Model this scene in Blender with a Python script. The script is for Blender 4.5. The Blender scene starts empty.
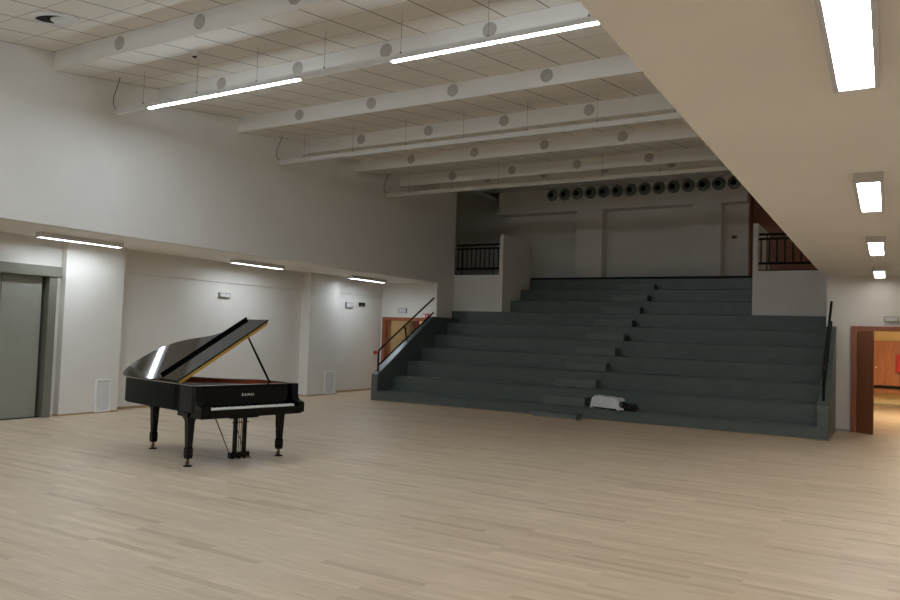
import bpy, bmesh, math, random
from mathutils import Vector, Matrix
random.seed(4)
S = bpy.context.scene
C = S.collection
# ------------------------------------------------------------------ camera
yaw, pit, rol, FPX = -0.532192748, 0.0470073247, 0.0335861204, 746.808
fw = Vector((math.sin(yaw)*math.cos(pit), math.cos(yaw)*math.cos(pit), math.sin(pit)))
rt = fw.cross(Vector((0, 0, 1))).normalized(); up = rt.cross(fw)
r2 = rt*math.cos(rol) + up*math.sin(rol); u2 = up*math.cos(rol) - rt*math.sin(rol)
cam = bpy.data.cameras.new('camera'); camo = bpy.data.objects.new('camera', cam); C.objects.link(camo)
cam.sensor_width = 36; cam.lens = FPX/900*36; cam.clip_start = .05; cam.clip_end = 200
camo.matrix_world = Matrix(((r2.x, u2.x, -fw.x, 0), (r2.y, u2.y, -fw.y, 0), (r2.z, u2.z, -fw.z, 1.7), (0, 0, 0, 1)))
S.camera = camo
# ------------------------------------------------------------------ world, exposure
w = bpy.data.worlds.new('world'); S.world = w; w.use_nodes = True
w.node_tree.nodes['Background'].inputs[0].default_value = (.5, .5, .55, 1)
w.node_tree.nodes['Background'].inputs[1].default_value = .01
S.view_settings.view_transform = 'Standard'; S.view_settings.look = 'None'
S.view_settings.gamma = 1; S.view_settings.use_curve_mapping = False
S.view_settings.exposure = 1.53
S.cycles.use_denoising = True; S.cycles.max_bounces = 10; S.cycles.diffuse_bounces = 6
S.cycles.sample_clamp_indirect = 4.0
E_TUBE, E_SOFFIT_L, E_SOFFIT_R, E_CORR = 34.0, 13.0, 15.0, 34.0

# ------------------------------------------------------------------ materials
def s2l(c): return tuple(((v/255)/12.92 if v/255 <= .04045 else ((v/255+.055)/1.055)**2.4) for v in c)
def mat(name, rgb, rough=.6, metal=0, var=.03, scale=6, bump=0, coat=0, spec=.5, bscale=None, stretch=None):
    m = bpy.data.materials.new(name); m.use_nodes = True
    nt = m.node_tree; b = nt.nodes['Principled BSDF']
    c = s2l(rgb)
    b.inputs['Roughness'].default_value = rough; b.inputs['Metallic'].default_value = metal
    b.inputs['Specular IOR Level'].default_value = spec
    if coat: b.inputs['Coat Weight'].default_value = coat; b.inputs['Coat Roughness'].default_value = .03
    tc = nt.nodes.new('ShaderNodeTexCoord'); n = nt.nodes.new('ShaderNodeTexNoise'); n.inputs['Scale'].default_value = scale
    n.inputs['Detail'].default_value = 5
    src = tc.outputs['Object']
    if stretch:
        mp = nt.nodes.new('ShaderNodeMapping'); mp.inputs['Scale'].default_value = stretch
        nt.links.new(src, mp.inputs[0]); src = mp.outputs[0]
    nt.links.new(src, n.inputs['Vector'])
    r = nt.nodes.new('ShaderNodeValToRGB')
    r.color_ramp.elements[0].position = .3; r.color_ramp.elements[1].position = .7
    r.color_ramp.elements[0].color = tuple(v*(1-var*2) for v in c)+(1,)
    r.color_ramp.elements[1].color = tuple(min(1, v*(1+var*2)) for v in c)+(1,)
    nt.links.new(n.outputs['Fac'], r.inputs['Fac']); nt.links.new(r.outputs['Color'], b.inputs['Base Color'])
    if bump:
        n2 = nt.nodes.new('ShaderNodeTexNoise'); n2.inputs['Scale'].default_value = bscale or 60
        nt.links.new(src, n2.inputs['Vector'])
        bp = nt.nodes.new('ShaderNodeBump'); bp.inputs['Strength'].default_value = bump; bp.inputs['Distance'].default_value = .01
        nt.links.new(n2.outputs['Fac'], bp.inputs['Height']); nt.links.new(bp.outputs[0], b.inputs['Normal'])
    return m
def emit(name, rgb, strength):
    m = bpy.data.materials.new(name); m.use_nodes = True
    b = m.node_tree.nodes['Principled BSDF']
    b.inputs['Base Color'].default_value = (.8, .8, .8, 1)
    b.inputs['Emission Color'].default_value = rgb+(1,); b.inputs['Emission Strength'].default_value = strength
    return m
M = {}
M['white'] = mat('white_paint', (222, 218, 211), .85, var=.012, scale=1.5, bump=.05, bscale=40)
M['soffit'] = mat('soffit_paint', (236, 233, 227), .85, var=.012, scale=1.2)
M['grey_panel'] = mat('grey_access_panel', (218, 216, 216), .5)
M['hatch'] = mat('white_hatch_frame', (236, 235, 233), .5)
M['tribune'] = mat('grey_green_linoleum', (80, 89, 85), .34, var=.06, scale=3, bump=.08, bscale=25, stretch=(1, 3, 3))
M['stair'] = mat('grey_green_linoleum_lit_steps', (91, 100, 94), .38, var=.05, scale=3, stretch=(1, 3, 3))  # seating linoleum made lighter; light on the step fronts is in the colour
M['lift'] = mat('grey_green_door_paint', (138, 138, 127), .45, var=.02)
M['lift_frame'] = mat('olive_grey_frame_paint', (116, 115, 103), .45, var=.02)
M['dark_gap'] = mat('dark_gap_shade', (35, 35, 32), .7)  # dark colour stands in for the shade in the door gaps
M['black_lacquer'] = mat('black_lacquer', (4, 4, 4), .05, var=.0, spec=.22)
M['lid_lacquer'] = mat('black_lid_lacquer', (8, 8, 8), .05, var=.0, spec=.55)
M['black_metal'] = mat('black_rail_paint', (4, 4, 4), .55, spec=.2)
M['black_cloth'] = mat('black_cloth', (12, 12, 13), .9)
M['brass'] = mat('brass', (200, 165, 88), .3, metal=1)
M['dull_brass'] = mat('dull_brass', (120, 96, 55), .4, metal=1)
M['gold_plate'] = mat('gold_iron_plate', (170, 125, 60), .35, metal=.8)
M['redwood'] = mat('red_brown_inner_rim', (150, 68, 42), .35, var=.1, scale=8, stretch=(8, 1, 1))
M['ivory'] = mat('ivory_white', (238, 236, 228), .25)
M['letter'] = mat('pale_gold_letter', (215, 212, 200), .3)
M['skirting'] = mat('pale_wood_skirting', (168, 142, 108), .5, var=.06, scale=4, stretch=(1, 12, 12))
M['grey_disc'] = mat('grey_perforated_cover', (172, 165, 157), .8, var=.05, scale=60)
M['alu'] = mat('white_lamp_metal', (214, 212, 208), .45)
M['chrome'] = mat('lamp_side_metal', (205, 208, 214), .35)
M['grey_lamp'] = mat('grey_lamp_housing', (208, 204, 202), .5)
M['diff_off'] = mat('unlit_diffuser', (225, 226, 224), .4)
M['nozzle'] = mat('grey_green_nozzle_metal', (128, 138, 132), .4, metal=.15)
M['black_hole'] = mat('black_duct_inside', (6, 6, 6), .9)
M['door_wood'] = mat('cherry_door_wood', (150, 86, 52), .4, var=.1, scale=3, stretch=(14, 14, 1))
M['leaf_wood'] = mat('walnut_door_leaf', (134, 84, 56), .4, var=.1, scale=3, stretch=(14, 14, 1))
M['orange_wood'] = mat('orange_cabinet_wood', (164, 104, 66), .4, var=.1, scale=3, stretch=(10, 10, 1))
M['brown_wall'] = mat('brown_wood_panelling', (142, 92, 60), .45, var=.1, scale=3, stretch=(12, 12, 1))
M['cream'] = mat('cream_paint', (226, 208, 164), .8)
M['tan'] = mat('tan_paint', (166, 156, 134), .8)
M['plastic'] = mat('white_plastic', (205, 205, 202), .4)
M['plastic_g'] = mat('grey_plastic_rim', (158, 157, 152), .5)
M['red'] = mat('red_plastic', (190, 30, 30), .4)
M['dark_red'] = mat('dark_red_paint', (110, 28, 22), .5)
M['cloth'] = mat('white_cotton_cloth', (205, 205, 205), .9, var=.04, scale=14, bump=.4, bscale=12)
M['wire'] = mat('steel_wire', (120, 118, 115), .4, metal=.5)
M['on'] = emit('lit_tube', (.76, .88, 1.0), E_TUBE)
M['on_l'] = emit('lit_left_lamp', (.80, .90, 1.0), E_SOFFIT_L)
M['on_r'] = emit('lit_right_lamp', (.97, .97, .97), E_SOFFIT_R)
M['on_r4'] = emit('lit_far_right_lamp', (1.0, .96, .9), 3.0)
M['on_g'] = emit('added_gallery_fill', (1.0, .88, .72), 3.0)  # glow of the added, unseen fill lamp in the right gallery
M['on_c'] = emit('lit_corridor_lamp', (1.0, .89, .68), E_CORR)
M['on_d'] = emit('lit_dim_corridor_lamp', (1.0, .84, .58), 5.0)

def floor_mat():
    m = bpy.data.materials.new('pale_oak_planks'); m.use_nodes = True; nt = m.node_tree; b = nt.nodes['Principled BSDF']
    tc = nt.nodes.new('ShaderNodeTexCoord')
    br = nt.nodes.new('ShaderNodeTexBrick'); br.offset = .37; br.offset_frequency = 3; br.squash = 1.0
    br.inputs['Scale'].default_value = 1; br.inputs['Mortar Size'].default_value = .0012; br.inputs['Mortar Smooth'].default_value = .3
    br.inputs['Brick Width'].default_value = .9; br.inputs['Row Height'].default_value = .075; br.inputs['Bias'].default_value = 0
    br.inputs['Color1'].default_value = (0, 0, 0, 1); br.inputs['Color2'].default_value = (1, 1, 1, 1); br.inputs['Mortar'].default_value = (.25, .25, .25, 1)
    nt.links.new(tc.outputs['Object'], br.inputs['Vector'])
    r = nt.nodes.new('ShaderNodeValToRGB'); e = r.color_ramp.elements
    e[0].position = 0; e[0].color = s2l((176, 156, 132))+(1,)
    e[1].position = 1; e[1].color = s2l((206, 187, 161))+(1,)
    k = e.new(.12); k.color = s2l((191, 171, 146))+(1,)
    k = e.new(.8); k.color = s2l((198, 179, 154))+(1,)
    nt.links.new(br.outputs['Color'], r.inputs['Fac'])
    mp = nt.nodes.new('ShaderNodeMapping'); mp.inputs['Scale'].default_value = (1.5, 22, 1)
    n = nt.nodes.new('ShaderNodeTexNoise'); n.inputs['Scale'].default_value = 2.2; n.inputs['Detail'].default_value = 6
    nt.links.new(tc.outputs['Object'], mp.inputs[0]); nt.links.new(mp.outputs[0], n.inputs['Vector'])
    r2_ = nt.nodes.new('ShaderNodeValToRGB'); r2_.color_ramp.elements[0].color = (.86, .85, .83, 1); r2_.color_ramp.elements[1].color = (1.06, 1.06, 1.06, 1)
    r2_.color_ramp.elements[0].position = .3; r2_.color_ramp.elements[1].position = .65
    nt.links.new(n.outputs['Fac'], r2_.inputs['Fac'])
    mx = nt.nodes.new('ShaderNodeMix'); mx.data_type = 'RGBA'; mx.blend_type = 'MULTIPLY'; mx.inputs[0].default_value = 1
    nt.links.new(r.outputs['Color'], mx.inputs[6]); nt.links.new(r2_.outputs['Color'], mx.inputs[7])
    nt.links.new(mx.outputs[2], b.inputs['Base Color'])
    b.inputs['Roughness'].default_value = .42; b.inputs['Specular IOR Level'].default_value = .35
    return m
M['floor'] = floor_mat()
def tile_mat():
    m = bpy.data.materials.new('white_ceiling_tiles'); m.use_nodes = True; nt = m.node_tree; b = nt.nodes['Principled BSDF']
    tc = nt.nodes.new('ShaderNodeTexCoord'); mp = nt.nodes.new('ShaderNodeMapping')
    mp.inputs['Location'].default_value = (3.763+.625*40, -6.69+.6433*40, 0)
    nt.links.new(tc.outputs['Object'], mp.inputs[0]); outs = []
    for bw, rh, mort, c in ((.625, 1000, .010, (98, 92, 84)), (1000, .6433, .007, (168, 162, 152))):
        br = nt.nodes.new('ShaderNodeTexBrick'); br.offset = 0
        br.inputs['Scale'].default_value = 1; br.inputs['Mortar Size'].default_value = mort; br.inputs['Mortar Smooth'].default_value = .2
        br.inputs['Brick Width'].default_value = bw; br.inputs['Row Height'].default_value = rh
        br.inputs['Color1'].default_value = s2l((226, 222, 214))+(1,); br.inputs['Color2'].default_value = s2l((226, 222, 214))+(1,)
        br.inputs['Mortar'].default_value = s2l(c)+(1,)
        nt.links.new(mp.outputs[0], br.inputs['Vector']); outs.append(br.outputs['Color'])
    mx = nt.nodes.new('ShaderNodeMix'); mx.data_type = 'RGBA'; mx.blend_type = 'DARKEN'; mx.inputs[0].default_value = 1
    nt.links.new(outs[0], mx.inputs[6]); nt.links.new(outs[1], mx.inputs[7])
    nt.links.new(mx.outputs[2], b.inputs['Base Color']); b.inputs['Roughness'].default_value = .9
    return m
M['tile'] = tile_mat()

# ------------------------------------------------------------------ mesh helpers
def BM(): return bmesh.new()
def box(bm, x0, x1, y0, y1, z0, z1, bev=0):
    b2 = bmesh.new()
    vs = [b2.verts.new((x, y, z)) for z in (z0, z1) for y in (y0, y1) for x in (x0, x1)]
    for f in ((0, 2, 3, 1), (4, 5, 7, 6), (0, 1, 5, 4), (2, 6, 7, 3), (0, 4, 6, 2), (1, 3, 7, 5)): b2.faces.new([vs[i] for i in f])
    if bev: bmesh.ops.bevel(b2, geom=b2.edges[:], offset=bev, segments=2, affect='EDGES')
    merge(bm, b2); return bm
def merge(bm, b2, mtx=None):
    if mtx is not None: b2.transform(mtx)
    me = bpy.data.meshes.new('t'); b2.to_mesh(me); b2.free(); bm.from_mesh(me); bpy.data.meshes.remove(me)
def prism(bm, pts, lo, hi, f=lambda a, b, h: (a, b, h), bev=0):
    """extrude polygon pts (a,b) between heights lo and hi; f maps to 3-D"""
    b2 = bmesh.new()
    A = [b2.verts.new(f(a, b, lo)) for a, b in pts]; B = [b2.verts.new(f(a, b, hi)) for a, b in pts]
    n = len(pts)
    b2.faces.new(A[::-1]); b2.faces.new(B)
    for i in range(n): b2.faces.new((A[i], A[(i+1) % n], B[(i+1) % n], B[i]))
    bmesh.ops.recalc_face_normals(b2, faces=b2.faces[:])
    if bev:
        es = [e for e in b2.edges if e.calc_face_angle(0) > .8]
        bmesh.ops.bevel(b2, geom=es, offset=bev, segments=2, affect='EDGES')
    merge(bm, b2); return bm
def frames(pts):
    out = []
    for i in range(len(pts)):
        a = pts[max(0, i-1)]; b = pts[min(len(pts)-1, i+1)]; out.append((Vector(b)-Vector(a)).normalized())
    return out
def tube(bm, pts, r, seg=10):
    b2 = bmesh.new(); T = frames(pts); rings = []
    ref = Vector((0, 0, 1)) if abs(T[0].z) < .9 else Vector((1, 0, 0))
    R = r if isinstance(r, (list, tuple)) else [r]*len(pts)
    for p, t, rr in zip(pts, T, R):
        x = ref.cross(t)
        if x.length < .05: x = Vector((0, 1, 0)).cross(t)
        x.normalize(); y = t.cross(x)
        rings.append([b2.verts.new(Vector(p)+x*math.cos(2*math.pi*k/seg)*rr+y*math.sin(2*math.pi*k/seg)*rr) for k in range(seg)])
    for i in range(len(rings)-1):
        for k in range(seg): b2.faces.new((rings[i][k], rings[i][(k+1) % seg], rings[i+1][(k+1) % seg], rings[i+1][k]))
    b2.faces.new(rings[0][::-1]); b2.faces.new(rings[-1])
    bmesh.ops.recalc_face_normals(b2, faces=b2.faces[:])
    merge(bm, b2); return bm
def lathe(bm, prof, org, axis='Z', seg=28, sgn=1):
    """prof: (radius, height) list"""
    b2 = bmesh.new(); rings = []
    def pt(r, h, t):
        c, s = r*math.cos(t), r*math.sin(t)
        if axis == 'Z': return Vector((c, s, h*sgn))+Vector(org)
        if axis == 'Y': return Vector((c, h*sgn, s))+Vector(org)
        return Vector((h*sgn, c, s))+Vector(org)
    for r, h in prof:
        if r < 1e-5: rings.append([b2.verts.new(pt(0, h, 0))])
        else: rings.append([b2.verts.new(pt(r, h, 2*math.pi*k/seg)) for k in range(seg)])
    for i in range(len(rings)-1):
        A, B = rings[i], rings[i+1]
        for k in range(seg):
            k2 = (k+1) % seg
            if len(A) == 1 and len(B) == 1: continue
            if len(A) == 1: b2.faces.new((A[0], B[k], B[k2]))
            elif len(B) == 1: b2.faces.new((A[k], A[k2], B[0]))
            else: b2.faces.new((A[k], A[k2], B[k2], B[k]))
    bmesh.ops.recalc_face_normals(b2, faces=b2.faces[:])
    merge(bm, b2); return bm
def obj(name, bm, m, parent=None, smooth=False):
    me = bpy.data.meshes.new(name); bm.to_mesh(me); bm.free()
    me.materials.append(M[m] if isinstance(m, str) else m)
    if smooth:
        for p in me.polygons: p.use_smooth = True
        try: me.set_sharp_from_angle(angle=math.radians(40))
        except Exception: pass
    o = bpy.data.objects.new(name, me); C.objects.link(o)
    if parent: o.parent = parent
    return o
def struct(name, bm, m, parent=None):
    o = obj(name, bm, m, parent)
    if not parent: o['kind'] = 'structure'
    return o
def tag(o, label, cat, group=None):
    o['label'] = label; o['category'] = cat
    if group: o['group'] = group
    return o
def thing(name, label, cat, loc=(0, 0, 0), rotz=0, group=None):
    o = bpy.data.objects.new(name, None); C.objects.link(o); o.location = loc; o.rotation_euler = (0, 0, rotz)
    o.empty_display_size = .1
    return tag(o, label, cat, group)
def B(*boxes, bev=0):
    bm = BM()
    for b in boxes: box(bm, *b, bev=bev)
    return bm

# ------------------------------------------------------------------ setting
XL, XR, ZS = -11.3, -1.2, 3.21
Yk = lambda k: 15.3+.67*(k-1)
Zk = lambda k: .25+.3625*(k-1)
struct('floor', B((-14, 3.2, -7.2, 27.2, -.1, 0)), 'floor')
# left side
bm = B((-11.5, XL, -7, 18.44, ZS, 6.7), (-11.5, XL, 18.44, 19.4, 0, 6.7))
struct('wall_left', bm, 'white')
struct('ceiling_left', B((-13.8, -11.5, -7, 18.6, ZS, 3.4)), 'soffit')
struct('wall_left_recess', B((-13.6, -13.25, 9.36, 14.86, 0, ZS), (-13.25, -13.22, 9.36, 14.86, 2.735, ZS),
                             (-13.6, -13.25, 16.05, 18.44, 0, ZS), (-13.25, -13.22, 16.05, 18.44, 2.77, ZS),
                             (-13.6, -13.1, 7.98, 8.16, 0, ZS), (-13.6, -13.1, 4.9, 7.98, 2.69, ZS), (-13.6, -13.1, -7, 4.9, 0, ZS)), 'white')
struct('wall_left_pillar', B((-13.6, -12.95, 8.16, 9.36, 0, ZS)), 'white')
struct('wall_left_pillar', B((-13.6, -12.95, 14.86, 16.05, 0, ZS)), 'white')
# lift / fire door in the left wall
d = bpy.data.objects.new('door_1', None); C.objects.link(d); d.location = (-13.1, 6.5, 0); d['kind'] = 'structure'
def dloc(bm): bm.transform(Matrix.Translation((13.1, -6.5, 0))); return bm
obj('door_frame', dloc(B((-13.1, -12.88, 4.85, 8.05, 2.5, 2.69), (-13.1, -12.9, 7.83, 7.98, 0, 2.5), (-13.1, -12.9, 4.9, 5.05, 0, 2.5), bev=.006)), 'lift_frame', d)
obj('door_leaf', dloc(B((-13.08, -13.0, 7.055, 7.76, .02, 2.5), bev=.004)), 'lift', d)
obj('door_leaf', dloc(B((-13.08, -13.0, 6.05, 7.045, .02, 2.5), bev=.004)), 'lift', d)
obj('door_leaf', dloc(B((-13.08, -13.0, 5.05, 6.04, .02, 2.5), bev=.004)), 'lift', d)
obj('door_gap', dloc(B((-13.3, -13.085, 5.0, 7.9, 0, 2.5), (-13.08, -12.99, 5.05, 7.83, 0, .02))), 'dark_gap', d)
# skirting
struct('baseboard_left', B((-12.95, -12.935, 8.16, 9.36, 0, .03), (-13.25, -13.235, 9.36, 14.86, 0, .05), (-12.95, -12.935, 14.86, 16.05, 0, .03),
                           (-13.25, -13.235, 16.05, 18.44, 0, .05), (-13.25, -12.95, 14.845, 14.86, 0, .03), (-13.1, -12.95, 8.145, 8.16, 0, .03)), 'skirting')
# left end wall with a doorway and the corridor behind
struct('wall_left_end', B((-13.6, -13.08, 18.44, 18.6, 0, ZS), (-11.6, -11.5, 18.44, 18.6, 0, ZS), (-13.08, -11.6, 18.44, 18.6, 2.09, ZS)), 'white')
d = bpy.data.objects.new('door_2', None); C.objects.link(d); d.location = (-12.34, 18.44, 0); d['kind'] = 'structure'
def dl2(bm): bm.transform(Matrix.Translation((12.34, -18.44, 0))); return bm
obj('door_frame', dl2(B((-13.19, -13.07, 18.41, 18.62, 0, 2.18), (-11.61, -11.49, 18.41, 18.62, 0, 2.18), (-13.07, -11.61, 18.41, 18.62, 2.08, 2.18), bev=.006)), 'door_wood', d)
obj('door_stop', dl2(B((-13.07, -12.98, 18.5, 18.6, 0, 2.08))), 'leaf_wood', d)
obj('door_post', dl2(B((-12.07, -11.95, 18.5, 18.56, 0, 2.08))), 'dark_red', d)
struct('wall_left_corridor', B((-13.6, -13.5, 18.6, 21.5, 0, 3.2), (-12.75, -11.5, 20.2, 20.3, 0, 3.2)), 'tan')
struct('wall_left_corridor_end', B((-13.6, -12.4, 21.4, 21.5, 0, 3.2), (-13.0, -12.75, 20.1, 20.3, 0, 3.2)), 'cream')
# right side
struct('ceiling_right', B((XR, 3.2, -7, 17.6, ZS, 3.4)), 'soffit')
struct('wall_right_upper', B((XR, -1.0, -7, 19.4, 3.4, 6.7)), 'white')
struct('wall_right', B((2.6, 2.8, -7, 17.44, 0, ZS)), 'white')
struct('wall_right_end', B((-1.13, -.67, 17.44, 17.6, 0, ZS), (-.67, .97, 17.44, 17.6, 2.16, ZS), (.97, 2.8, 17.44, 17.6, 0, ZS), (-1.13, -.95, 17.6, 19.4, 0, ZS+.19)), 'white')
struct('baseboard_right', B((-.93, -.675, 17.425, 17.44, 0, .05)), 'plastic_g')
d = bpy.data.objects.new('door_3', None); C.objects.link(d); d.location = (.15, 17.44, 0); d['kind'] = 'structure'
def dl3(bm): bm.transform(Matrix.Translation((-.15, -17.44, 0))); return bm
obj('door_frame', dl3(B((-.672, -.575, 17.39, 17.62, 0, 2.165), (.875, .972, 17.39, 17.62, 0, 2.165), (-.575, .875, 17.39, 17.62, 2.075, 2.165), bev=.008)), 'door_wood', d)
q = BM(); prism(q, [(-.57, 17.40), (-.275, 17.20), (-.255, 17.235), (-.55, 17.44)], .005, 2.065, bev=.003); obj('door_leaf', dl3(q), 'leaf_wood', d)
hl = obj('door_leaf', dl3(B((.83, .87, 17.62, 18.7, .005, 2.07), bev=.004)), 'leaf_wood', d)
struct('wall_right_corridor', B((-1.1, -1.0, 19.4, 26.2, 0, 3.1), (2.6, 2.8, 17.6, 26.2, 0, 3.1), (-1.1, 2.8, 26.2, 26.4, 0, 3.1)), 'cream')
struct('ceiling_corridor', B((-.94, 2.8, 17.62, 26.2, 3.0, 3.1)), 'cream')
struct('trim_1', B((-1.0, 2.6, 26.18, 26.2, 0, .07)), 'tan')
# walls behind the viewer
struct('wall_front', B((-13.8, 3.2, -7.2, -7, 0, 6.7)), 'white')
# sawtooth ceiling: riser faces towards the viewer, tiles rising behind each
def saw():
    bm = BM(); P = []
    y = 16.4 - 1.93*12
    rows = []
    while y < 16.5: rows.append(y); y += 1.93
    for i, y0 in enumerate(rows):
        y1 = rows[i+1] if i+1 < len(rows) else 18.35
        z1 = 5.925 if i+1 < len(rows) else 6.23
        vs = [bm.verts.new(p) for p in ((XL, y0, 5.63), (XR, y0, 5.63), (XR, y1, z1), (XL, y1, z1))]
        vt = [bm.verts.new(v.co+Vector((0, 0, .04))) for v in vs]
        bm.faces.new(vs[::-1]); bm.faces.new(vt)
        for k in range(4): bm.faces.new((vs[k], vs[(k+1) % 4], vt[(k+1) % 4], vt[k]))
    vs = [bm.verts.new(p) for p in ((XL, 18.35, 5.93), (XR, 18.35, 5.93), (XR, 24.2, 6.81), (XL, 24.2, 6.81))]
    bm.faces.new(vs[::-1])
    bmesh.ops.recalc_face_normals(bm, faces=bm.faces[:])
    return bm, rows
bm, rows = saw()
struct('ceiling', bm, 'tile')
ROWY = [6.75, 8.68, 10.61, 12.54, 14.47, 16.4]
for y in rows: struct('ceiling_beam', B((XL, XR, y-.03, y, 5.63, 5.93)), 'white')
struct('ceiling_beam', B((XL, XR, 18.32, 18.35, 5.93, 6.25)), 'white')
struct('ceiling_roof', B((-13.8, 3.2, -7.2, 24.4, 6.95, 7.05)), 'white')
# back: landings, parapets, bulkhead, pilasters
struct('wall_landing_left', B((XL, -9.68, 19.4, 24.2, 0, 3.51), (-13.8, XL, 19.4, 24.2, 3.21, 3.51)), 'white')
struct('wall_parapet_left', B((-9.8, -9.68, 19.4, 21.4, 3.51, 4.68), bev=.004), 'white')
struct('wall_landing_right', B((-2.88, -1.13, 19.4, 24.2, 0, 3.51), (-1.13, 3.2, 19.4, 24.2, 3.21, 3.51)), 'white')
struct('wall_parapet_right', B((-2.88, -2.76, 19.4, 21.4, 3.51, 4.68), bev=.004), 'white')
struct('wall_back', B((-11.25, -3.45, 22.6, 22.8, 0, 6.8), (-13.8, -11.25, 23.3, 23.5, 3.2, 6.95)), 'white')
struct('wall_back_bulkhead', B((-11.25, -3.45, 22.1, 22.6, 5.745, 6.75)), 'white')
struct('wall_back_pilaster', B((-8.5, -7.655, 22.12, 22.6, 3.51, 5.745)), 'white')
struct('wall_back_pilaster', B((-4.935, -4.145, 22.12, 22.6, 3.51, 5.745)), 'white')
struct('wall_gallery_left', B((-13.8, -13.6, 19.4, 23.3, 3.5, 6.95), (-13.6, -11.5, 19.2, 19.4, 3.21, 6.95)), 'white')
struct('wall_gallery_right', B((2.9, 3.2, 19.4, 23.3, 3.5, 6.95), (-1.0, 2.9, 19.2, 19.4, 3.21, 6.95)), 'white')
bw = BM(); x = -3.44
while x < 2.8:
    box(bw, x, x+.88, 23.0, 23.06, 3.51, 6.2, bev=.006); x += .9
struct('wall_back_panelling', bw, 'brown_wall')
struct('ceiling_gallery', B((-13.8, XL-.2, 19.4, 23.5, 6.3, 6.4), (XR+.2, 3.2, 19.4, 23.5, 6.2, 6.3)), 'white')
struct('trim_2', B((-9.68, -2.88, 22.57, 22.6, 3.51, 3.6), (-3.47, -3.42, 22.55, 23.0, 3.51, 6.2)), 'leaf_wood')
# tribune: one stepped thing with its tiers, aisle steps and side walls
tr = thing('stepped_seating', 'grey-green stepped seating platform of ten tiers rising to the back wall', 'tiered seating', (-6.2, 15.3, 0))
def dt(bm): bm.transform(Matrix.Translation((6.2, -15.3, 0))); return bm
for k in range(1, 11):
    y0, y1 = Yk(k), Yk(k+1)
    if k == 10: y1 = 22.11
    if k <= 5: xa, xb = -11.04, -1.13
    elif k <= 7: xa, xb = XL, -1.13
    else: xa, xb = -9.68, -2.88
    if k == 7: bxs = [(xa, xb, y0, 19.4, 0, Zk(k)), (-9.68, -2.88, 19.4, y1, 0, Zk(k))]
    elif k == 6: bxs = [(-11.04, xb, y0, y1, 0, Zk(k))]
    else: bxs = [(xa, xb, y0, y1, 0, Zk(k))]
    b_ = BM()
    for q in bxs: box(b_, *q)
    prism(b_, [(y0-.02, Zk(k)-.03), (y0-.02, Zk(k)-.012), (y0-.012, Zk(k)-.003), (y0, Zk(k)), (y0, Zk(k)-.03)], bxs[0][0], bxs[0][1], f=lambda a, b, h: (h, a, b))
    obj('tier', dt(b_), 'tribune', tr)
for k in range(0, 10):
    if k == 0: b_ = B((-6.65, -5.65, 14.97, 15.288, 0, .125), bev=.004)
    else: b_ = B((-6.7, -5.7, Yk(k)+.3, Yk(k+1)-.021, Zk(k), Zk(k)+.18), bev=.004)
    obj('aisle_step', dt(b_), 'stair', tr)
def stringer(xa, xb, yend, sl=.541):
    zt = lambda y: .655+sl*(y-15.3)
    return prism(BM(), [(15.3, 0), (15.3, .655), (15.38, .70), (yend, zt(yend)), (yend, 0)], xa, xb, f=lambda a, b, h: (h, a, b), bev=.006)
obj('side_wall', dt(prism(BM(), [(15.3, 0), (15.3, .655), (15.38, .70), (17.87, 2.2), (18.44, 2.2), (18.44, 0)], -11.23, -11.04, f=lambda a, b, h: (h, a, b), bev=.006)), 'tribune', tr)
obj('side_wall', dt(stringer(-1.13, -.94, 17.44, .70)), 'tribune', tr)
obj('side_wall', dt(B((-11.3, -11.04, 18.44, 19.3, 0, 2.2))), 'tribune', tr)
obj('top_edge_strip', dt(B((-9.66, -2.9, 21.34, 21.40, 3.5125, 3.57), bev=.004)), 'black_cloth', tr)
ft = obj('floor_edging', dt(B((-11.04, -6.65, 15.27, 15.288, 0, .022), (-5.65, -1.13, 15.27, 15.288, 0, .022), (-6.65, -5.65, 14.955, 14.97, 0, .022), (-1.13, -.925, 15.28, 15.3, 0, .018), (-.94, -.925, 15.3, 17.42, 0, .018))), 'skirting', tr)
ft['label'] = 'pale wood edging strip'

# ------------------------------------------------------------------ piano
ORG = Vector((-6.98, 6.17, 0)); ANG = math.atan2(.981, .196)
pn = thing('grand_piano', 'black lacquered grand piano with raised lid standing on the wooden floor', 'piano', ORG, ANG)
def catmull(P, n=8, closed=False):
    out = []
    for i in range(len(P)-1):
        p0 = P[max(0, i-1)]; p1 = P[i]; p2 = P[i+1]; p3 = P[min(len(P)-1, i+2)]
        for k in range(n):
            t = k/n
            out.append(tuple(.5*((2*p1[j])+(-p0[j]+p2[j])*t+(2*p0[j]-5*p1[j]+4*p2[j]-p3[j])*t*t+(-p0[j]+3*p1[j]-3*p2[j]+p3[j])*t**3) for j in (0, 1)))
    out.append(P[-1]); return out
curve = catmull([(1.5, .75), (1.46, .98), (1.28, 1.15), (1.10, 1.35), (1.0, 1.58), (.92, 1.8), (.80, 1.99), (.62, 2.12), (.42, 2.17), (.2, 2.16), (.05, 2.08), (0, 1.93)])
outer = [(0, .15), (1.5, .15)] + curve
def inset(poly, d):
    n = len(poly); out = []
    for i in range(n):
        p0 = Vector(poly[i-1]); p1 = Vector(poly[i]); p2 = Vector(poly[(i+1) % n])
        e1 = (p1-p0).normalized(); e2 = (p2-p1).normalized()
        n1 = Vector((-e1.y, e1.x)); n2 = Vector((-e2.y, e2.x)); m = (n1+n2)
        m = m/ max(.3, m.length_squared/2) if m.length > 0 else n1
        out.append(tuple(p1+m*d*1.0))
    return out
area = sum(outer[i-1][0]*outer[i][1]-outer[i][0]*outer[i-1][1] for i in range(len(outer)))
sg = 1 if area > 0 else -1
inn = inset(outer, .045*sg); inn2 = inset(outer, .065*sg)
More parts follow.
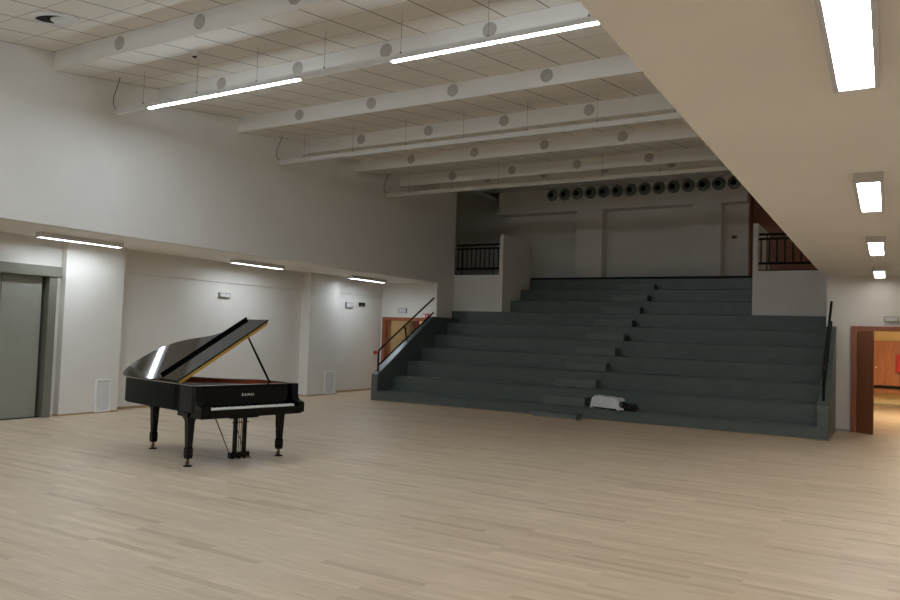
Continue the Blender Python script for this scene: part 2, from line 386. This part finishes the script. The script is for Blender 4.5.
def ring(po, pi, z0, z1, open_first=True):
    bm = BM(); n = len(po)
    Vv = [[bm.verts.new((p[0], p[1], z)) for p in q] for q, z in ((po, z0), (po, z1), (pi, z1), (pi, z0))]
    for i in range(1, n):
        j = (i+1) % n
        for a in range(4):
            b = (a+1) % 4
            bm.faces.new((Vv[a][i], Vv[a][j], Vv[b][j], Vv[b][i]))
    bm.faces.new([Vv[a][1] for a in range(4)]); bm.faces.new([Vv[a][0] for a in range(4)])
    bmesh.ops.recalc_face_normals(bm, faces=bm.faces[:]); return bm
case = obj('case', ring(outer, inn, .67, .985), 'black_lacquer', pn, True)
obj('bottom_board', prism(BM(), inset(outer, .02*sg), .655, .70), 'black_lacquer', pn)
obj('inner_rim', ring(inn, inn2, .70, .975), 'redwood', pn)['label'] = 'red-brown wooden inner rim'
obj('soundboard', prism(BM(), [p for p in inn2 if p[1] > .2] , .80, .82), 'gold_plate', pn)
pl = BM()
for k in range(5):
    a0 = .2+.24*k; a1 = .15+.12*k
    v1 = (1.95, 1.9, 1.7, 1.45, 1.2)[k]
    tube(pl, [(a0, .42, .90), (a1, v1, .90)], .018, 6)
box(pl, .07, 1.43, .36, .48, .86, .915, bev=.01)
obj('string_frame', pl, 'gold_plate', pn)
st = BM()
for k in range(60):
    a0 = .09+.0225*k; v1 = 1.95-.0135*k
    tube(st, [(a0, .45, .925), (a0*.8+.05, v1, .925)], .0012, 4)
o = obj('strings', st, 'wire', pn); o['kind'] = 'stuff'
# keybed, arms, keys, fallboard
obj('keybed', B((.02, 1.48, .03, .60, .60, .665), bev=.006), 'black_lacquer', pn)
armp = [(0.0, .62), (0.0, .735), (.02, .755), (.09, .765), (.13, .80), (.15, .86), (.16, .985), (.24, .985), (.24, .62)]
for a0, a1 in ((0, .105), (1.395, 1.5)):
    obj('arm', prism(BM(), armp, a0, a1, f=lambda a, b, h: (h, a, b), bev=.005), 'black_lacquer', pn)
obj('key_slip', B((.105, 1.395, .0, .03, .62, .705), bev=.004), 'black_lacquer', pn)
for a_ in (.105, 1.355): obj('key_block', B((a_, a_+.04, .03, .20, .665, .745), bev=.003), 'black_lacquer', pn)
kb = BM(); kw = 1.21/52
for i in range(52): box(kb, .145+i*kw+.0006, .145+(i+1)*kw-.0006, .032, .185, .70, .728)
obj('white_keys', kb, 'ivory', pn)['label'] = 'row of white keys'
kb = BM()
for i in range(51):
    if (i % 7) in (0, 2, 3, 5, 6): box(kb, .145+(i+1)*kw-.006, .145+(i+1)*kw+.006, .085, .185, .725, .741)
obj('black_keys', kb, 'black_lacquer', pn)
fb = obj('fallboard', prism(BM(), [(.185, .735), (.205, .95), (.235, .955), (.235, .735)], .105, 1.395, f=lambda a, b, h: (h, a, b), bev=.003), 'black_lacquer', pn)
obj('front_rail', B((.045, 1.455, .20, .30, .955, .985), bev=.004), 'black_lacquer', pn)
tc = bpy.data.curves.new('lettering', 'FONT'); tc.body = 'KAWAI'; tc.size = .048; tc.extrude = .001; tc.align_x = 'CENTER'; tc.space_character = 1.25
tt = bpy.data.objects.new('tmp', tc); C.objects.link(tt); bpy.context.view_layer.update()
tm = bpy.data.meshes.new_from_object(tt.evaluated_get(bpy.context.evaluated_depsgraph_get())); bpy.data.objects.remove(tt)
tm.materials.clear(); tm.materials.append(M['letter']); tm.name = 'lettering'
to = bpy.data.objects.new('lettering', tm); C.objects.link(to); to.parent = fb
# text local x -> +a, text y -> up, facing -v
to.rotation_euler = (math.pi/2-.09, 0, 0); to.location = (.75, .189, .845)
to['label'] = 'pale raised lettering'
# legs
def leg(a, v, top=.655, big=1.0):
    L = thing0 = bpy.data.objects.new('leg', None)
    bm = BM()
    prof = [(.078, .0), (.078, -.02), (.070, -.05), (.052, -.09), (.045, -.12), (.043, -.2), (.034, -.42), (.034, -.425), (.041, -.435), (.041, -.53), (.034, -.56)]
    b2 = bmesh.new(); rings = []
    for r, h in prof:
        rings.append([b2.verts.new((a+sx*r, v+sy*r, top+h)) for sx, sy in ((-1, -.9), (-.9, -1), (.9, -1), (1, -.9), (1, .9), (.9, 1), (-.9, 1), (-1, .9))])
    for i in range(len(rings)-1):
        for k in range(8): b2.faces.new((rings[i][k], rings[i][(k+1) % 8], rings[i+1][(k+1) % 8], rings[i+1][k]))
    b2.faces.new(rings[0]); b2.faces.new(rings[-1][::-1]); bmesh.ops.recalc_face_normals(b2, faces=b2.faces[:]); merge(bm, b2)
    lg = obj('leg', bm, 'black_lacquer', pn)
    bpy.data.objects.remove(L)
    cb = BM(); lathe(cb, [(0, .097), (.014, .097), (.014, .072), (.020, .068), (.020, .055), (0, .055)], (a, v, 0), 'Z', 14)
    lathe(cb, [(0, -.011), (.028, -.011), (.031, 0), (.028, .011), (0, .011)], (a, v+.012, .033), 'X', 16)
    c_ = obj('caster', cb, 'dull_brass', lg, True); c_['label'] = 'brass caster'
    cp = BM(); lathe(cp, [(0, .0), (.055, .0), (.055, .008), (.035, .016), (0, .016)], (a, v, 0), 'Z', 18)
    obj('caster_cup', cp, 'black_cloth', lg)
leg(.075, .385); leg(1.395, .385); leg(.38, 1.87)
# pedal lyre
ly = BM()
box(ly, .55, .95, .22, .42, .56, .60, bev=.006)
obj('lyre_block', ly, 'black_lacquer', pn)
for a in (.665, .80):
    tube_b = BM(); prism(tube_b, [(a-.022, .29), (a+.022, .29), (a+.022, .33), (a-.022, .33)], .12, .56); obj('lyre_post', tube_b, 'black_lacquer', pn)
pb = obj('pedal_box', B((.60, .87, .27, .36, .045, .125), bev=.008), 'black_lacquer', pn)
for a in (.655, .735, .815):
    q = BM(); prism(q, [(a-.012, .17), (a+.012, .17), (a+.008, .28), (a-.008, .28)], .055, .068, bev=.002); obj('pedal', q, 'dull_brass', pb)['label'] = 'brass pedal'
rd = BM(); tube(rd, [(.72, .31, .12), (.72, .31, .56)], .005, 6); tube(rd, [(.75, .31, .12), (.75, .31, .56)], .005, 6); tube(rd, [(.62, .31, .50), (.86, .31, .50)], .008, 6)
obj('pedal_rod', rd, 'dull_brass', pn)
rd = BM(); tube(rd, [(.62, .35, .10), (.60, .80, .66)], .007, 6); obj('lyre_brace', rd, 'dull_brass', pn)
rd = BM(); tube(rd, [(.84, .35, .10), (.88, .80, .66)], .007, 6); obj('lyre_brace', rd, 'dull_brass', pn)
# lid
TH = math.radians(32); Z0 = 1.0
def lf(a, v, h=0): return (a*math.cos(TH)-h*math.sin(TH), v, Z0+a*math.sin(TH)+h*math.cos(TH))
lcurve = catmull([(1.47, .9), (1.40, 1.03), (1.24, 1.16), (1.09, 1.34), (1.01, 1.58), (.93, 1.84), (.82, 2.05), (.63, 2.20), (.42, 2.26), (.20, 2.24), (.03, 2.12), (-.01, 1.95)])
ld = obj('lid', prism(BM(), [(-.01, .55), (1.47, .55)]+lcurve, 0, .02, f=lf, bev=.004), 'lid_lacquer', pn)
hb = BM(); prism(hb, [(.0, .53), (1.44, .53), (1.44, .552), (.0, .552)], -.012, .024, f=lf)
obj('lid_hinge', hb, 'brass', ld)['label'] = 'long brass lid hinge'
fl = BM(); prism(fl, [(.0, .53), (1.49, .53), (1.49, 1.05), (.0, 1.05)], .026, .044, f=lf, bev=.004)
fo = obj('front_flap', fl, 'lid_lacquer', ld)
lp = BM(); prism(lp, [(.05, 1.03), (1.49, 1.03), (1.49, 1.05), (.05, 1.05)], .044, .08, f=lf, bev=.004)
obj('flap_lip', lp, 'black_lacquer', fo)
ps = BM(); pa = Vector(lf(1.14, .60)); tube(ps, [(1.40, .66, .96), tuple(Vector((1.40, .66, .96)).lerp(pa, .5)), tuple(pa)], [.014, .016, .010], 8)
obj('prop_stick', ps, 'black_lacquer', pn)

# ------------------------------------------------------------------ hanging light rails
def rail(y, lit, label, group='suspended light rails under the ceiling'):
    t = thing('suspended_light_rail', label, 'light', (-6.2, y, 5.2), 0, None)
    off = Matrix.Translation((6.2, -y, -5.2))
    def T(bm): bm.transform(off); return bm
    x0, x1 = -11.02, -1.75
    obj('housing', T(B((x0, x1, y-.03, y+.03, 5.162, 5.235), bev=.003)), 'alu', t)
    if lit:
        secs = [(-10.19, -8.64, 1), (-8.61, -7.04, 1), (-5.47, -4.01, 1), (-3.97, -2.46, 1), (-11.0, -10.21, 0), (-7.02, -5.49, 0), (-2.44, -1.78, 0)]
    else: secs = [(-11.0+i*1.54, -11.0+(i+1)*1.54-.02, 0) for i in range(6)]
    for a, b, on in secs:
        q = BM(); prism(q, [(y-.029, 5.162), (y-.022, 5.150), (y+.022, 5.150), (y+.029, 5.162)], a, b, f=lambda p, z, h: (h, p, z))
        o = obj('lit_tube' if on else 'unlit_cover', T(q), 'on' if on else 'diff_off', t)
        if on: o['label'] = 'glowing white tube'
    for i in range(8):
        x = -10.36+1.25*i
        zc = 5.63+.1525*(y-(ROW0(y)))
        q = BM(); tube(q, [(x, y, 5.235), (x, y, zc)], .0028, 6); tube(q, [(x, y, 5.24), (x, y, 5.265)], .014, 8)
        obj('hanger_wire', T(q), 'wire', t)
    q = BM(); zc = 5.63+.1525*(y-ROW0(y))
    tube(q, catmull3([(-11.0, y, 5.235), (-11.1, y, 5.30), (-11.12, y, 5.45), (-11.04, y, 5.62), (-10.98, y, zc)]), .008, 6)
    obj('power_cable', T(q), 'wire', t)
    return t
def catmull3(P, n=5):
    out = []
    for i in range(len(P)-1):
        p0, p1, p2, p3 = [Vector(q) for q in (P[max(0, i-1)], P[i], P[i+1], P[min(len(P)-1, i+2)])]
        for k in range(n):
            t = k/n; out.append(.5*((2*p1)+(-p0+p2)*t+(2*p0-5*p1+4*p2-p3)*t*t+(-p0+3*p1-3*p2+p3)*t**3))
    out.append(Vector(P[-1])); return out
def ROW0(y): return max(r for r in rows if r < y)
rail(7.66, True, 'suspended light rail with glowing tubes, nearest the viewer under the stepped ceiling')
rail(11.5, False, 'unlit suspended light rail behind the glowing one, middle of the three rails')
rail(15.38, False, 'unlit suspended light rail farthest back, in front of the round air nozzles')
rail(3.82, True, 'glowing suspended light rail behind the viewer, out of the picture')
rail(-.02, True, 'glowing suspended light rail at the near end of the hall, out of the picture')

# round grey covers on the ceiling steps
ordn = ['first', 'second', 'third', 'fourth', 'fifth', 'sixth', 'seventh']
DX = [-9.69, -8.0, -6.31, -4.62]
pos = ['leftmost', 'second from the left', 'third from the left', 'fourth from the left']
for r_, y in enumerate(ROWY+[18.35]):
    zc = 5.79 if r_ < 6 else 6.09
    for i, x in enumerate(DX[:3] if r_ == 0 else DX):
        q = BM(); lathe(q, [(0, 0), (.098, 0), (.104, .004), (.104, .012), (0, .012)], (x, y-.043 if r_ < 6 else y-.043, zc), 'Y', 24)
        tag(obj('ceiling_disc', q, 'grey_disc'), 'round grey cover on the %s ceiling step from the front, %s' % (ordn[r_], pos[i]), 'ceiling cover', 'round grey covers on the ceiling steps')
# air nozzles
nz = None
for i in range(14):
    x = -9.33+.4262*i
    lab = 'round grey air nozzle in the row above the stepped seating, %s' % (('leftmost', 'second from the left', 'third from the left', 'fourth from the left', 'fifth from the left', 'sixth from the left', 'seventh from the left', 'seventh from the right', 'sixth from the right', 'fifth from the right', 'fourth from the right', 'third from the right', 'second from the right', 'rightmost')[i])
    if nz is None:
        nz = thing('air_nozzle', lab, 'air vent', (x, 22.1, 6.285), 0, 'air nozzles on the back bulkhead')
        q = BM(); lathe(q, [(.19, 0), (.192, -.025), (.175, -.035), (.165, -.02), (.165, 0), (.19, 0)], (0, 0, 0), 'Y', 28); obj('outer_ring', q, 'nozzle', nz, True)
        q = BM(); lathe(q, [(.165, -.012), (.15, -.03), (.13, -.075), (.105, -.105), (.085, -.11), (.075, -.10), (.072, -.05), (0, -.045)], (0, 0, 0), 'Y', 28)
        obj('nozzle_bowl', q, 'nozzle', nz, True)
        q = BM(); lathe(q, [(0, -.102), (.083, -.102), (.083, -.098), (0, -.098)], (-.012, -.012, -.005), 'Y', 24); obj('nozzle_opening', q, 'black_hole', nz)['label'] = 'black nozzle opening'
    else:
        c = nz.copy(); C.objects.link(c); c.location = (x, 22.1, 6.285); c['label'] = lab
        for ch in [o for o in bpy.data.objects if o.parent == nz]:
            h = ch.copy(); C.objects.link(h); h.parent = c

# box lamps under the soffits
def boxlamp(x, yc, wdt, mt, label, group, hm):
    t = thing('ceiling_lamp', label, 'ceiling light', (x, yc, 3.21), 0, group)
    L = 1.57/2
    e = .026 if wdt > .2 and group else .014; a = wdt/2
    obj('housing', B((-a, a, -L, L, -.068, 0)), hm, t)
    obj('lamp_frame', B((-a, -a+e, -L, L, -.088, -.068), (a-e, a, -L, L, -.088, -.068), (-a+e, a-e, -L, -L+.014, -.088, -.068), (-a+e, a-e, L-.014, L, -.088, -.068)), 'chrome' if e > .02 else hm, t)
    o = obj('diffuser', B((-a+e+.001, a-e-.001, -L+.016, L-.016, -.073, -.068)), mt, t); o['label'] = 'glowing white diffuser'
for yc, lab in ((8.07, 'narrow grey lamp under the left soffit, nearest, above the white pillar'), (12.4, 'narrow grey lamp under the left soffit, middle one behind the piano'), (16.55, 'narrow grey lamp under the left soffit, farthest, before the wooden doorway'), (3.8, 'narrow grey lamp under the left soffit, out of the picture beside the lift door')):
    boxlamp(-12.4, yc, .16, 'on_l', lab, 'lamps under the left soffit', 'grey_lamp')
for yc, lab in ((3.82, 'large glowing lamp on the right soffit, cut by the top picture edge'), (8.03, 'glowing box lamp on the right soffit, second from the top'), (12.2, 'glowing box lamp on the right soffit, third from the top'), (16.4, 'smallest glowing box lamp on the right soffit, above the right doorway'), (-.4, 'glowing box lamp on the right soffit behind the viewer')):
    boxlamp(-.16, yc, .225, 'on_r4' if yc == 16.4 else 'on_r', lab, 'lamps under the right soffit', 'grey_lamp')
boxlamp(.8, 22.0, .3, 'on_c', 'warm lamp on the ceiling of the corridor behind the right doorway', None, 'plastic')
for o in [o for o in bpy.data.objects if o.get('label', '').startswith('warm lamp on')]: o.location.z = 3.0
boxlamp(-12.2, 19.4, .3, 'on_d', 'warm lamp on the ceiling of the corridor behind the left doorway', None, 'plastic')
boxlamp(1.2, 21.2, .3, 'on_g', 'dim lamp on the ceiling of the right gallery, added unseen to brighten the back wall', None, 'plastic')  # added fill lamp, out of view, lifts the dark back of the hall
for o in [o for o in bpy.data.objects if o.get('label', '').startswith('dim lamp on the ceiling of')]: o.location.z = 6.3 if o.location.x < 0 else 6.2
struct('ceiling_left_corridor', B((-13.6, -11.3, 18.6, 21.5, 3.205, 3.2095)), 'cream')

# ------------------------------------------------------------------ hand rails on the side walls
def handrail(name_lab, X, ye, s1, s2):
    t = thing('handrail', name_lab, 'handrail', (X, 15.43, .72)); off = Matrix.Translation((-X, -15.43, -.72))
    def T(bm): bm.transform(off); return bm
    z1 = 1.265+s1*(ye-15.43)
    zt = lambda y: .70+s2*(y-15.38)
    q = BM(); tube(q, catmull3([(X, 15.43, .70), (X, 15.43, 1.0), (X, 15.43, 1.20), (X, 15.47, 1.275), (X, 15.6, 1.355)], 6), .024, 10)
    obj('post', T(q), 'black_metal', t)
    q = BM(); tube(q, [(X, 15.58, 1.345), (X, ye, z1)], .024, 10); lathe(q, [(0, -.02), (.027, -.015), (.027, .015), (0, .02)], (X, ye-.12, z1-.07), 'Y', 10)
    obj('top_rail', T(q), 'black_metal', t)
    q = BM(); tube(q, [(X, 15.43, .88), (X, ye, z1-.41)], .022, 10); obj('lower_rail', T(q), 'black_metal', t)
    ym = 15.43+(ye-15.43)*.43
    zm = 1.265+s1*(ym-15.43)
    q = BM(); tube(q, [(X, ym, zm), (X, ym+.07, zm-.10), (X, ym+.17, zt(ym+.2)+.0)], .02, 8); tube(q, [(X, ym-.03, zm-.02), (X, ym+.1, zm-.06)], .02, 8)
    lathe(q, [(0, 0), (.045, 0), (.045, .012), (0, .012)], (X, ym+.17, zt(ym+.17)-.01), 'Z', 14)
    obj('bracket', T(q), 'black_metal', t)
    ym = 15.43+(ye-15.43)*.82
    q = BM(); tube(q, [(X, ym, .88+(z1-.41-.88)*.82), (X, ym+.1, zt(ym+.1))], .014, 8); obj('bracket', T(q), 'black_metal', t)
handrail('black tubular handrail on the left side wall of the stepped seating', -11.13, 18.0, .572, .605)
handrail('black tubular handrail on the right side wall of the stepped seating', -1.03, 17.36, .72, .70)
# guard railings of the landings
def guard(x0, x1, label, n):
    t = thing('guard_railing', label, 'railing', ((x0+x1)/2, 19.47, 3.51)); cx = (x0+x1)/2
    off = Matrix.Translation((-cx, -19.47, -3.51))
    def T(bm): bm.transform(off); return bm
    for nm, z, r in (('top_rail', 4.41, .03), ('upper_rail', 4.30, .026), ('lower_rail', 3.70, .03)):
        q = BM(); tube(q, [(x0, 19.47, z), (x1, 19.47, z)], r, 8); obj(nm, T(q), 'black_metal', t)
    for i in range(n):
        x = x0+.05+(x1-x0-.1)*i/(n-1)
        q = BM(); tube(q, [(x, 19.47, 3.70), (x, 19.47, 4.30)], .018, 8); obj('baluster', T(q), 'black_metal', t)
    for f in (.12, .86):
        x = x0+(x1-x0)*f
        q = BM(); tube(q, [(x, 19.47, 3.51), (x, 19.47, 4.41)], .014, 8); obj('post', T(q), 'black_metal', t)
    q = BM(); box(q, x0, x1, 19.42, 19.5, 3.51, 3.535); obj('base_strip', T(q), 'black_metal', t)
guard(-11.27, -9.82, 'black metal guard railing on the left landing above the seating', 10)
guard(-2.75, -1.22, 'black metal guard railing on the right landing, half hidden by the soffit', 9)

# ------------------------------------------------------------------ small fittings
def onwall_x(name, X, y0, y1, z0, z1, dep, m, label, cat, group=None, inner=None):
    cy, cz = (y0+y1)/2, (z0+z1)/2
    t = thing(name, label, cat, (X, cy, cz), 0, group)
    hy, hz = (y1-y0)/2, (z1-z0)/2
    obj('body', B((0, dep, -hy, hy, -hz, hz), bev=.004), m, t)
    if inner: obj(inner[0], B((dep, dep+.006, -hy+.025, hy-.025, -hz+.02, hz-.02)), inner[1], t)
    return t
def onwall_y(name, Y, x0, x1, z0, z1, dep, m, label, cat, group=None, inner=None):
    cx, cz = (x0+x1)/2, (z0+z1)/2
    t = thing(name, label, cat, (cx, Y, cz), 0, group)
    hx, hz = (x1-x0)/2, (z1-z0)/2
    obj('body', B((-hx, hx, -dep, 0, -hz, hz), bev=.004), m, t)
    if inner: obj(inner[0], B((-hx+.022, hx-.022, -dep-.006, -dep, -hz+.02, hz-.02)), inner[1], t)
    return t
onwall_x('emergency_light', -13.25, 12.03, 12.36, 2.39, 2.50, .06, 'plastic_g', 'small white emergency lamp on the left wall above the piano', 'emergency light', None, ('lens', 'plastic'))
onwall_x('emergency_light', -13.25, 16.67, 17.0, 2.38, 2.53, .05, 'plastic_g', 'small white emergency lamp beside the little black box on the left wall', 'emergency light', None, ('lens', 'plastic'))
onwall_x('wall_box', -13.25, 17.3, 17.55, 2.46, 2.56, .05, 'black_cloth', 'little black box on the left wall near the far doorway', 'wall box')
onwall_x('alarm_button', -13.25, 18.1, 18.22, 1.06, 1.16, .05, 'red', 'small red fire alarm button on the left wall by the doorway', 'alarm button')
onwall_y('emergency_light', 18.44, -12.62, -12.32, 2.31, 2.45, .05, 'plastic_g', 'small white emergency lamp above the left wooden doorway', 'emergency light', None, ('lens', 'plastic'))
onwall_y('emergency_light', 17.44, -.09, .17, 2.26, 2.37, .06, 'plastic_g', 'small white emergency lamp above the right wooden doorway', 'emergency light', None, ('lens', 'plastic'))
t = onwall_y('fire_sign', 18.40, -11.74, -11.50, 2.17, 2.30, .01, 'red', 'small red and white fire sign at the corner of the left doorway', 'sign')
q = BM(); box(q, -.105, -.035, -.012, -.01, -.05, .05); obj('white_field', q, 'ivory', t)
q = BM(); tube(q, [(.02, -.012, .04), (.02, -.012, -.04)], .008, 6); tube(q, [(.02, -.012, .03), (.06, -.012, .03)], .006, 6); tube(q, [(.02, -.012, -.005), (.05, -.012, -.02)], .006, 6)
obj('pictogram', q, 'ivory', t)
for y0, y1, lab in ((8.87, 9.19, 'pale grey access hatch at the foot of the near left pillar'), (15.53, 15.97, 'pale grey access hatch at the foot of the far left pillar')):
    t = thing('access_hatch', lab, 'access hatch', (-12.95, (y0+y1)/2, .02))
    h = (y1-y0)/2
    obj('hatch_frame', B((0, .018, -h, -h+.03, .0, .62), (0, .018, h-.03, h, .0, .62), (0, .018, -h+.03, h-.03, .585, .62), (0, .018, -h+.03, h-.03, 0, .03)), 'hatch', t)
    obj('hatch_panel', B((0, .008, -h+.03, h-.03, .03, .585)), 'grey_panel', t)
# back wall sensor
t = thing('motion_sensor', 'small dark sensor on the back wall right of the pilaster', 'sensor', (-3.86, 22.6, 4.8))
obj('body', B((-.09, .09, -.04, 0, -.05, .05), bev=.01), 'plastic_g', t); q = BM(); lathe(q, [(0, -.06), (.03, -.055), (.04, -.04), (0, -.04)], (0, 0, -.01), 'Y', 14); obj('lens', q, 'black_cloth', t)
q = BM(); lathe(q, [(0, -.09), (.035, -.085), (.055, -.06), (.06, 0), (0, 0)], (-8.74, 7.28, 5.715), 'Z', 18)
t = tag(obj('smoke_detector', q, 'plastic', None, True), 'small white smoke detector on the ceiling behind the first step', 'smoke detector')
q = BM(); lathe(q, [(0, -.10), (.03, -.10), (.034, -.088), (0, -.086)], (-8.74, 7.28, 5.715), 'Z', 14); obj('sensor_head', q, 'black_hole', t)
# ceiling diffuser with displaced plate
zc = 5.63+.1525*(5.68-4.82)
t = thing('ceiling_diffuser', 'round ceiling air diffuser with a dark open crescent, top left corner', 'air vent', (-9.66, 5.72, zc)); t.rotation_euler = (.151, 0, 0)
q = BM(); lathe(q, [(.30, -.0), (.30, -.012), (.26, -.03), (.24, -.03), (.235, -.0), (.30, 0)], (0, 0, 0), 'Z', 36); obj('outer_ring', q, 'diff_off', t, True)
q = BM(); lathe(q, [(0, -.004), (.235, -.004), (.235, -.0005), (0, -.0005)], (0, 0, 0), 'Z', 36); obj('duct_opening', q, 'black_hole', t)['label'] = 'dark duct opening'
q = BM(); lathe(q, [(0, -.05), (.09, -.05), (.15, -.035), (.15, -.02), (0, -.02)], (.085, .06, 0), 'Z', 36); obj('round_plate', q, 'diff_off', t, True)
q = BM(); lathe(q, [(.115, -.062), (.12, -.05), (.10, -.05), (.115, -.062)], (.085, .06, 0), 'Z', 36); obj('plate_ring', q, 'diff_off', t, True)

# corridor furniture behind the right doorway
t = thing('wall_cabinet', 'long orange-brown wooden wall cabinet seen through the right doorway', 'cabinet', (.8, 26.2, .55))
for i in range(4):
    x = -1.75+i*.88
    dd = obj('cabinet_door', B((x, x+.87, -.32, -.3, .1, 1.40), bev=.004), 'orange_wood', t)
    q = BM(); lathe(q, [(0, -.04), (.02, -.035), (.02, 0), (0, 0)], (x+.62, -.32, .62), 'Y', 10); obj('knob', q, 'ivory', dd)
obj('carcass', B((-1.76, 1.78, -.3, -.0, .08, 1.42)), 'orange_wood', t)
obj('ledge', B((-1.76, 1.78, -.36, 0, .0, .07), bev=.004), 'black_cloth', t)
obj('base_rail', B((-1.76, 1.78, -.30, 0, -.14, .0), bev=.004), 'orange_wood', t)
t = thing('fire_extinguisher_box', 'red box on the wooden cabinet front at the right picture edge', 'extinguisher box', (.42, 25.84, 1.3))
obj('box_body', B((-.22, .2, -.08, .03, -.25, .27), bev=.01), 'red', t); obj('box_window', B((-.12, .12, -.086, -.08, -.12, .14)), 'ivory', t)

# ------------------------------------------------------------------ white bag on the first tier
bg = thing('folded_garment', 'white cloth draped over a black folded bag on the lowest tier', 'cloth', (-5.13, 15.49, .25), -.30)
def puff(bm, lx, ly, lz, n=26, sag=0):
    b2 = bmesh.new(); g = []
    for i in range(n+1):
        row = []
        for j in range(n//2+1):
            u = i/n*2-1; v = j/(n//2)*2-1
            e = (1-abs(u)**14)**.3*(1-abs(v)**8)**.4
            z = lz*e*(.97-.05*u+.02*math.sin(u*7+v*3)+.02*math.sin(v*8-u*4))
            row.append(b2.verts.new((u*lx*(1+.03*math.sin(v*5)), v*ly*(1+.04*math.sin(u*6)), max(0, z)+.01)))
        g.append(row)
    for i in range(n):
        for j in range(n//2): b2.faces.new((g[i][j], g[i+1][j], g[i+1][j+1], g[i][j+1]))
    r = bmesh.ops.extrude_face_region(b2, geom=b2.faces[:]); 
    for v in r['geom']:
        if isinstance(v, bmesh.types.BMVert): v.co.z = .002
    bmesh.ops.recalc_face_normals(b2, faces=b2.faces[:]); merge(bm, b2); return bm
obj('white_cloth', puff(BM(), .36, .15, .26), 'cloth', bg, True)
q = BM(); box(q, -.38, -.34, -.14, .13, .0, .24, bev=.015); box(q, -.33, .3, -.165, -.13, 0, .03, bev=.01); obj('black_lining', q, 'black_cloth', bg)
q = BM()
box(q, .33, .70, -.09, .12, .0, .15, bev=.05)
tube(q, catmull3([(.30, -.12, .02), (.36, -.1, .14), (.44, -.06, .17), (.52, -.04, .10), (.6, -.02, .08)]), .02, 8)
obj('black_sleeve', q, 'black_cloth', bg, True)
q = BM(); tube(q, catmull3([(.36, -.14, .02), (.42, -.15, .05), (.47, -.13, .03)]), .018, 8); obj('pale_cord', q, 'cloth', bg, True)
